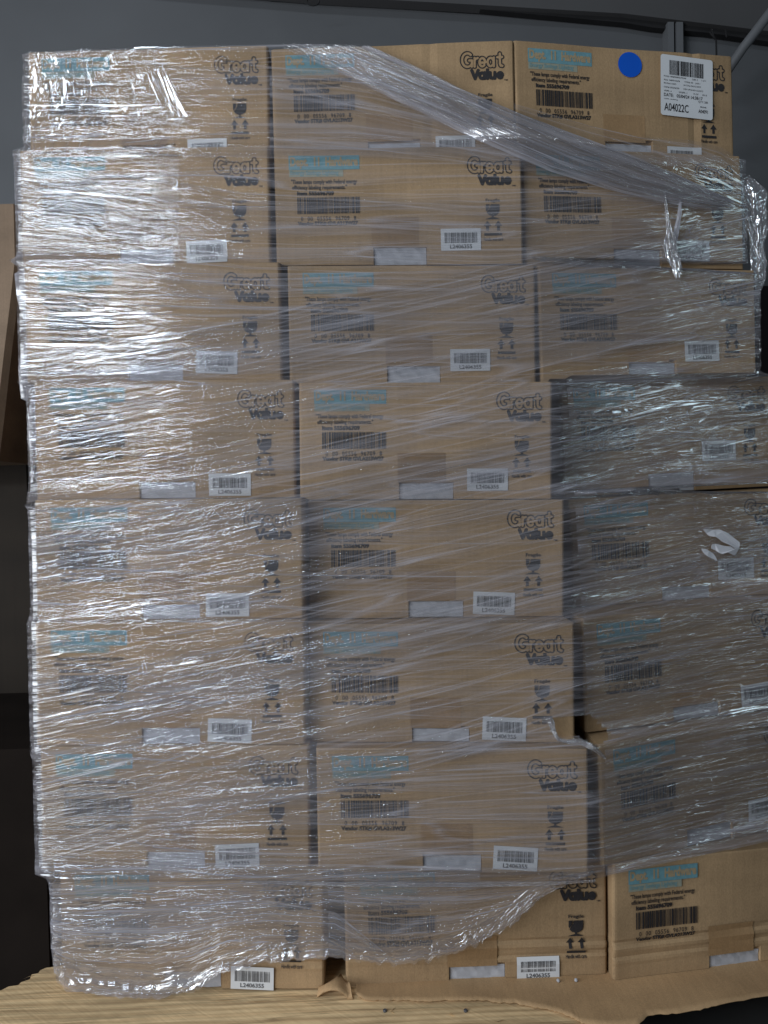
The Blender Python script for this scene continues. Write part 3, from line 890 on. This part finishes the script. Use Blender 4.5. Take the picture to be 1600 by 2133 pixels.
# ------------------------------------------------------------------ film surface: taut round every level of the stack
GX = np.linspace(-0.80, 1.00, 181)
GZ = np.linspace(-0.03, 1.90, 194)
RAW = np.full((len(GZ), len(GX)), np.inf)
for (r, c), (x, y, yw, ro, dz) in BOX.items():
    z0 = (7 - r) * BH + dz - 0.008
    z1 = z0 + BH + 0.016
    if r == 7: z0 -= 0.1
    if r == 0: z1 += 0.1
    for i, z in enumerate(GZ):
        if z0 <= z <= z1:
            w = BW / 2 * math.cos(yw)
            mk = np.abs(GX - x) <= w + 0.004
            RAW[i, mk] = np.minimum(RAW[i, mk], y + (GX[mk] - x) * math.tan(yw))
FS = np.zeros_like(RAW)
XL, XR = np.zeros(len(GZ)), np.zeros(len(GZ))
for i in range(len(GZ)):
    ok = np.where(np.isfinite(RAW[i]))[0]
    XL[i], XR[i] = GX[ok[0]], GX[ok[-1]]
    hull = []
    for j in ok:
        p = (GX[j], RAW[i, j])
        while len(hull) >= 2 and (hull[-1][0] - hull[-2][0]) * (p[1] - hull[-2][1]) - (hull[-1][1] - hull[-2][1]) * (p[0] - hull[-2][0]) <= 0: hull.pop()
        hull.append(p)
    hx, hy = zip(*hull)
    FS[i] = np.interp(GX, hx, hy)
    ed = [(BOX[q][0] - BW / 2 * math.cos(BOX[q][2]) + 0.001, BOX[q][0] + BW / 2 * math.cos(BOX[q][2]) - 0.001) for q in BOX if abs(GZ[i] - ((7 - q[0]) * BH + BH / 2 + BOX[q][4])) < BH / 2 + 0.006]
    if ed: XL[i], XR[i] = min(e[0] for e in ed), max(e[1] for e in ed)
kern = np.exp(-(np.arange(-6, 7) / 2.6) ** 2); kern /= kern.sum()
pad = np.pad(FS, ((6, 6), (0, 0)), 'edge')
SMO = sum(kern[q] * pad[q:q + len(GZ)] for q in range(13))
FS = np.minimum(FS, SMO) - 0.006


def fsurf(x, z):
    fx = min(max((x - GX[0]) / (GX[1] - GX[0]), 0), len(GX) - 1.001)
    fz = min(max((z - GZ[0]) / (GZ[1] - GZ[0]), 0), len(GZ) - 1.001)
    i, j = int(fz), int(fx)
    a, b = fz - i, fx - j
    return float((FS[i, j] * (1 - b) + FS[i, j + 1] * b) * (1 - a) + (FS[i + 1, j] * (1 - b) + FS[i + 1, j + 1] * b) * a)


def on_film(px, py, off=0.0):
    y = 0.0
    for _ in range(7):
        p = on_y(px, py, y)
        y = fsurf(p[0], p[2]) - off
    return on_y(px, py, y)


def resample(pl, n):
    pl = np.array(pl, float)
    d = np.concatenate([[0], np.cumsum(np.hypot(*np.diff(pl, axis=0).T))])
    t = np.linspace(0, d[-1], n)
    return np.stack([np.interp(t, d, pl[:, 0]), np.interp(t, d, pl[:, 1])], 1)


def inside(p, poly):
    x, y = p
    c = False
    for i in range(len(poly)):
        (x0, y0), (x1, y1) = poly[i], poly[i - 1]
        if (y0 > y) != (y1 > y) and x < (x1 - x0) * (y - y0) / (y1 - y0) + x0: c = not c
    return c


wrap = empty('stretch_wrap', (0.1, -0.05, 0.0))
tag(wrap, 'clear glossy stretch film wound tightly round the stacked boxes, torn at the bottom', 'plastic film')
WO = np.array([0.1, -0.05, 0.0])


def sheet(name, top, bot, m, off=0.0, nu=150, nv=70, billow=0.0015, hole=None, left=True, seed=0.0, ragged=0.0, label=None, lift=None):
    a, b = resample(top, nu), resample(bot, nu)
    P = np.zeros((nu, nv, 3)); PX = np.zeros((nu, nv, 2))
    r = random.Random(int(seed * 10) + 3)
    for i in range(nu):
        rg = ragged * (mnoise.noise(Vector((i * 0.35, seed, 1))) + 0.6 * mnoise.noise(Vector((i * 1.1, seed, 4))))
        for j in range(nv):
            t = j / (nv - 1)
            q = a[i] * (1 - t) + b[i] * t
            q = q + np.array([0, rg * t])
            PX[i, j] = q
            P[i, j] = on_film(q[0], q[1], off)
            if P[i, j, 2] < 0.006:
                d0 = 0.006 + off * 0.3
                P[i, j] = on_z(q[0], q[1], d0 + 0.004 * abs(mnoise.noise(Vector((q[0] * .06, q[1] * .1, seed)))))
                continue
            zc = P[i, j, 2]
            P[i, j, 0] = min(max(P[i, j, 0], np.interp(zc, GZ, XL) - 0.004), np.interp(zc, GZ, XR) + 0.004)
    # metres along and across
    L = np.cumsum(np.concatenate([[0], np.linalg.norm(np.diff(P[:, nv // 2], axis=0), axis=1)]))
    Hh = np.mean(np.linalg.norm(P[:, -1] - P[:, 0], axis=1))
    uv = np.zeros((nu, nv, 2))
    uv[:, :, 0] = L[:, None]; uv[:, :, 1] = (np.linspace(0, 1, nv) * Hh)[None, :]
    for i in range(nu):
        for j in range(nv):
            w = mnoise.noise(Vector((uv[i, j, 0] * 3, uv[i, j, 1] * 22, seed))) + 0.5 * mnoise.noise(Vector((uv[i, j, 0] * 8, uv[i, j, 1] * 50, seed + 5)))
            if P[i, j, 2] < 0.015:
                P[i, j, 2] += 0.4 * billow * abs(w); continue
            P[i, j, 1] -= billow * (0.6 + w)
            if lift: P[i, j, 1] -= lift(i / (nu - 1), j / (nv - 1))
    if left:     # carry the sheet round the left flank
        ext, eu = [], []
        for back in (0.42, 0.2, 0.08, 0.03, 0.012, 0.004):
            col = P[0].copy()
            for j in range(nv):
                xl = np.interp(col[j, 2], GZ, XL)
                col[j, 0] = min(col[j, 0], xl) - 0.004 - (0.003 if back < 0.01 else 0.005)
            col[:, 1] += back
            ext.append(col); cu = uv[0].copy(); cu[:, 0] = -back; eu.append(cu)
        P = np.concatenate([np.array(ext), P]); uv = np.concatenate([np.array(eu), uv])
        PX = np.concatenate([np.full((6, nv, 2), -999.0), PX])
    n = P.shape[0]
    fs = []
    for i in range(n - 1):
        for j in range(nv - 1):
            if hole and inside(tuple((PX[i, j] + PX[i + 1, j + 1]) / 2), hole): continue
            fs.append((i * nv + j, i * nv + j + 1, (i + 1) * nv + j + 1, (i + 1) * nv + j))
    o = mesh_obj(name, P.reshape(-1, 3) - WO, fs, m, wrap, True, uv.reshape(-1, 2))
    if label: o['label'] = label
    return o


HOLE = [(1146, 1496), (1160, 1492), (1200, 1490), (1232, 1488), (1250, 1506), (1270, 1526), (1268, 1540), (1246, 1552), (1236, 1550), (1215, 1540), (1200, 1537), (1168, 1538), (1156, 1520)]
main_bot = [(88, 1806), (300, 1822), (500, 1836), (690, 1842), (1000, 1840), (1150, 1838), (1250, 1828), (1400, 1795), (1600, 1752), (1700, 1730)]
sheet('film_layer', [(42, 312), (560, 306), (1090, 300), (1300, 310), (1430, 318), (1560, 334)], main_bot, F_MAIN, 0.0, 170, 150, 0.0014, HOLE, seed=1.0)
sheet('film_layer', [(54, 102), (300, 98), (560, 93), (745, 92), (830, 128), (960, 186), (1080, 236), (1200, 282), (1300, 318), (1420, 370), (1522, 420)],
      [(46, 330), (300, 328), (560, 326), (800, 330), (1000, 345), (1250, 380), (1400, 410), (1540, 432)], F_BAND2, 0.0015, 150, 50, seed=2.0)
sheet('film_layer', [(58, 104), (62, 180), (54, 250), (46, 318)], [(338, 100), (352, 150), (392, 245), (330, 320)], F_CRINKLE, 0.003, 60, 90, 0.0020, left=False, seed=3.0, label='crinkled double layer of film in the top left corner')
sheet('film_layer', [(43, 318), (200, 316), (372, 318)], [(38, 552), (200, 550), (374, 548)], F_CRINKLE, 0.003, 60, 60, 0.0016, seed=4.0)
sheet('film_layer', [(1070, 216), (1150, 240), (1230, 263), (1330, 284), (1440, 292), (1500, 306), (1545, 334)], [(1070, 250), (1150, 290), (1230, 320), (1330, 350), (1420, 390), (1490, 420), (1550, 446)], F_CRINKLE, 0.004, 60, 30, left=False, seed=5.0)
sheet('film_layer', [(42, 330), (500, 400), (1000, 420), (1575, 378)], [(42, 800), (500, 780), (1000, 770), (1640, 692)], F_BAND, 0.0025, 150, 80, seed=6.0)
sheet('film_layer', [(42, 740), (500, 665), (1000, 560), (1605, 420)], [(72, 1190), (500, 1110), (1000, 1010), (1640, 860)], F_BAND2, 0.004, 150, 80, seed=7.0)
sheet('film_layer', [(70, 1110), (500, 1040), (1000, 930), (1640, 780)], [(74, 1540), (500, 1460), (1000, 1340), (1660, 1150)], F_BAND, 0.0055, 150, 80, seed=8.0)
sheet('film_layer', [(72, 1420), (500, 1340), (1000, 1240), (1660, 1080)], [(86, 1806), (400, 1720), (1000, 1570), (1660, 1370)], F_BAND2, 0.007, 150, 90, 0.0014, HOLE, seed=9.0)
sheet('film_layer', [(80, 1650), (400, 1600), (800, 1560), (1240, 1510), (1660, 1410)], main_bot, F_BAND, 0.0085, 150, 70, hole=HOLE, seed=10.0)
low = [(120, 2030), (128, 2050), (150, 2064), (230, 2076), (330, 2082), (400, 2062), (470, 2018), (560, 2000), (690, 1990), (740, 1996), (830, 2006), (900, 1994), (960, 1982), (1010, 1955), (1060, 1925), (1095, 1895), (1115, 1880)]
sheet('film_layer', [(100, 1798), (300, 1800), (690, 1806), (900, 1806), (1100, 1806), (1262, 1800)], low + [(1135, 1862), (1150, 1850), (1200, 1828), (1268, 1806)], F_BAND, 0.004, 150, 70, 0.003, seed=11.0, ragged=4.0,
      lift=lambda u, t: 0.0)
sheet('film_layer', [(100, 1800), (300, 1806), (690, 1826), (1000, 1838)], [(118, 2020), (300, 1990), (690, 1900), (1000, 1850)], F_CRINKLE, 0.007, 120, 60, 0.0022, seed=12.0)

sheet('film_layer', [(100, 1790), (300, 1795), (690, 1800), (1000, 1806)], [(116, 1960), (300, 1930), (690, 1880), (1000, 1846)], F_MILKY, 0.009, 120, 60, 0.002, seed=13.0)
sheet('film_layer', [(100, 1880), (300, 1880), (560, 1872), (700, 1900), (810, 1990)], low[:11], F_MILKY, 0.011, 120, 60, 0.003, seed=14.0, ragged=5.0)
sheet('film_layer', [(562, 140), (800, 172), (1000, 246), (1250, 338), (1505, 426)], [(562, 308), (900, 318), (1200, 368), (1512, 434)], F_BAND, 0.0045, 100, 40, 0.002, seed=17.0, left=False)
sheet('film_layer', [(684, 1806), (900, 1832), (1100, 1834), (1255, 1812)], [(684, 1984), (830, 1998), (960, 1972), (1060, 1916), (1160, 1848)], F_MILKY, 0.008, 100, 50, 0.0025, seed=18.0, ragged=5.0, left=False)
sheet('film_layer', [(1180, 790), (1400, 780), (1700, 770)], [(1230, 1530), (1400, 1490), (1700, 1440)], F_CLEARWRINKLE, 0.0085, 80, 100, 0.002, hole=HOLE, seed=19.0, left=False)
sheet('film_layer', [(1260, 1545), (1400, 1500), (1700, 1440)], [(1262, 1822), (1400, 1795), (1700, 1730)], F_CLEARWRINKLE, 0.0095, 60, 50, 0.002, hole=HOLE, seed=21.0, left=False)

# bunched film: ropes, tails, scrunches
def bundle(name, pxs, widths, depth, m, off, n=70, ridges=9, rough=0.16, seed=0, thick=0.4, strands=0, label=None, plane_y=None):
    c = resample(pxs, n)
    wt = np.interp(np.linspace(0, 1, n), np.linspace(0, 1, len(widths)), widths)
    pos = [Vector(on_film(a, b, off) if plane_y is None else on_y(a, b, plane_y)) for a, b in c]
    K = 40
    vs, fs, uv = [], [], []
    s = 0
    for i in range(n):
        d = (pos[min(i + 1, n - 1)] - pos[max(i - 1, 0)]).normalized()
        f = Vector((0, -1, 0)); f = (f - d * f.dot(d)).normalized()
        sd = d.cross(f)
        if i: s += (pos[i] - pos[i - 1]).length
        w = wt[i] / CF * 1.35 / 2
        for k in range(K):
            t = 2 * math.pi * k / K
            rr = 1 + rough * math.sin(ridges * t + 2.5 * mnoise.noise(Vector((i * 0.08, seed, 2)))) + 1.6 * rough * mnoise.noise(Vector((math.cos(t) * 1.6 + seed, math.sin(t) * 1.6, i * 0.16)))
            vs.append(pos[i] + sd * (math.cos(t) * w * rr) + f * (math.sin(t) * w * thick * rr))
            uv.append((s, k / K * 0.16))
    for i in range(n - 1):
        for k in range(K):
            fs.append((i * K + k, i * K + (k + 1) % K, (i + 1) * K + (k + 1) % K, (i + 1) * K + k))
    fs.append(tuple(range(K))); fs.append(tuple((n - 1) * K + k for k in range(K - 1, -1, -1)))
    rs = random.Random(seed + 1)
    for q in range(strands):
        o0, o1, ph = rs.uniform(-1.1, 1.1), rs.uniform(-1.1, 1.1), rs.uniform(0, 6)
        mb = MB(); pts = []
        i0, i1 = rs.randint(0, n // 2), rs.randint(n // 2, n - 1)
        for i in range(i0, i1 + 1, 2):
            t = i / (n - 1)
            w = wt[i] / CF * 1.35 / 2
            d = (pos[min(i + 1, n - 1)] - pos[max(i - 1, 0)]).normalized()
            f = Vector((0, -1, 0)); f = (f - d * f.dot(d)).normalized()
            pts.append(pos[i] + d.cross(f) * w * (o0 * (1 - t) + o1 * t + 0.1 * math.sin(ph + t * 5)) + f * (w * thick + 0.001))
        if len(pts) < 3: continue
        mb.tube(pts, 0.0006, 4)
        b = len(vs); vs += [Vector(v) for v in mb.v]; fs += [tuple(x + b for x in ff) for ff in mb.f]; uv += [(0.01 * x, 0.01 * q) for x in range(len(mb.v))]
    o = mesh_obj(name, [np.array(v) - WO for v in vs], fs, m, wrap, True, uv)
    if label: o['label'] = label
    return o


RT = [(772, 97), (840, 128), (960, 186), (1080, 236), (1200, 282), (1300, 318), (1420, 370), (1520, 418)]
RB = [(590, 101), (700, 148), (850, 222), (1000, 294), (1150, 358), (1280, 398), (1400, 428), (1520, 442)]
for n_, (o_, a_) in enumerate(((0.006, 0.016), (0.010, 0.010))):
    sheet('film_rope', RT, [(x - 4 * n_, y - 10 * n_) for x, y in RB], F_DENSE, o_, 150, 60, 0.0012, left=False, seed=20.0 + n_, label='bunched film stretched diagonally below the top right box',
          lift=lambda u, t, a=a_, k=n_: min(1.0, u * 3.5) * a * math.sin(math.pi * t) ** 0.7 + 0.0022 * math.sin((9 + k * 3) * t * 3.14 + 3 * u + 2 * mnoise.noise(Vector((u * 5, t * 3, k)))) + 0.0012 * math.sin(31 * t * 3.14 + 9 * u))
bundle('film_rope', [(1240, 1835), (1100, 1842), (900, 1842), (690, 1842), (500, 1836)], [5, 9, 10, 9, 4], 0, F_DENSE, 0.012, 70, 5, 0.1, 5, 0.3, 6)
bundle('film_rope', [(1130, 1500), (1148, 1500), (1152, 1520), (1162, 1540), (1180, 1545), (1210, 1545), (1240, 1560), (1262, 1580)], [8, 11, 7, 6, 9, 10, 8, 4], 0, F_MASS, 0.012, 60, 6, 0.2, 6, 0.4, 6)
bundle('film_rope', [(1385, 395), (1388, 440), (1396, 490), (1398, 530), (1410, 555), (1412, 580)], [5, 5, 9, 26, 26, 8], 0, F_MASS, 0.012, 60, 6, 0.25, 7, 0.4, 8)
bundle('film_rope', [(1418, 415), (1415, 450), (1408, 490), (1402, 520)], [6, 9, 10, 8], 0, F_FLAP, 0.012, 40, 6, 0.2, 8, 0.3, 4)
sheet('film_layer', [(114, 1985), (200, 2010), (320, 2020), (420, 1998), (560, 1962), (680, 1952), (735, 1978)], low[:10], F_HEM, 0.014, 120, 30, 0.006, seed=15.0, ragged=10.0, left=False, label='film bunched along the torn lower edge',
      lift=lambda u, t: 0.006 * math.sin(t * 9 + 4 * mnoise.noise(Vector((u * 9, t * 2, 1)))) * t)
sheet('film_layer', [(740, 1962), (830, 1972), (900, 1962), (980, 1930), (1050, 1888), (1100, 1850)], [(740, 1998), (830, 2008), (900, 1996), (990, 1966), (1060, 1927), (1112, 1882)], F_HEM, 0.010, 80, 24, 0.005, seed=16.0, ragged=11.0, left=False)
bundle('loose_tail', [(1515, 428), (1530, 402), (1548, 382), (1562, 366)], [14, 24, 22, 4], 0, F_MASS, 0, 50, 5, 0.25, 9, 0.4, 3, plane_y=0.14)
bundle('loose_tail', [(1556, 372), (1566, 410), (1574, 450), (1578, 490), (1576, 520), (1580, 550), (1581, 590), (1580, 606)], [18, 52, 48, 42, 30, 32, 30, 10], 0, F_MASS, 0, 80, 5, 0.28, 10, 0.5, 5, 'crumpled film tail hanging at the right edge of the stack', plane_y=0.14)
bundle('loose_tail', [(1548, 410), (1552, 450), (1560, 500), (1572, 550)], [10, 20, 18, 8], 0, F_MASS, 0, 60, 5, 0.3, 11, 0.4, 0, plane_y=0.16)


def flap(pxs, y, bend=0.02):
    p = [on_y(a, b, y) for a, b in pxs]
    c = sum(p) / len(p)
    vs = [tuple(q - WO) for q in p] + [tuple(c - WO + np.array([0, -bend, 0]))]
    n = len(p)
    return mesh_obj('loose_flap', vs, [(i, (i + 1) % n, n) for i in range(n)], F_FLAP, wrap, True, [(q[0], q[2]) for q in p] + [(c[0], c[2])])


flap([(56, 556), (30, 570), (33, 600), (40, 640), (47, 662), (58, 680)], 0.10)
flap([(60, 700), (46, 722), (38, 765), (40, 800), (44, 830), (56, 836), (72, 800)], 0.08)
flap([(72, 800), (60, 850), (57, 890), (60, 936), (74, 938), (80, 860)], 0.07)
flap([(118, 1872), (112, 1890), (109, 1930), (112, 1958), (122, 1964)], 0.0)

# torn paper stuck on the film
zs5 = lambda X, Y: (1420 + X / 8.89, 1070 + Y / 8.89)


def scrap(polys, label):
    vs, fs = [], []
    for pl in polys:
        b = len(vs)
        pts = resample([zs5(*p) for p in pl + pl[:1]], 60)[:-1]
        for i, (a, c) in enumerate(pts):
            vs.append(on_film(a + rng.uniform(-.5, .5), c + rng.uniform(-.5, .5), 0.014 + 0.004 * mnoise.noise(Vector((a * .04, c * .04, 0)))))
        fs.append(tuple(range(b, len(vs))))
    me = mesh_obj('paper_scrap', vs, fs, M_SCRAP)
    sm = me.modifiers.new('thickness', 'SOLIDIFY'); sm.thickness = 0.0006
    tag(me, label, 'paper scrap', 'torn paper scraps on the film')


scrap([[(400, 290), (560, 295), (700, 290), (840, 350), (960, 440), (1085, 540), (1050, 660), (985, 775), (850, 715), (740, 745), (640, 690), (540, 640), (570, 560), (680, 562), (790, 598), (900, 604), (970, 650), (1000, 650), (900, 588), (760, 525), (640, 435), (500, 410), (430, 340)]], 'larger hooked scrap of torn white paper stuck on the film')
scrap([[(360, 650), (450, 655), (560, 720), (620, 790), (660, 880), (560, 830), (460, 780), (400, 720)]], 'smaller leaf shaped scrap of torn white paper below the hooked one')
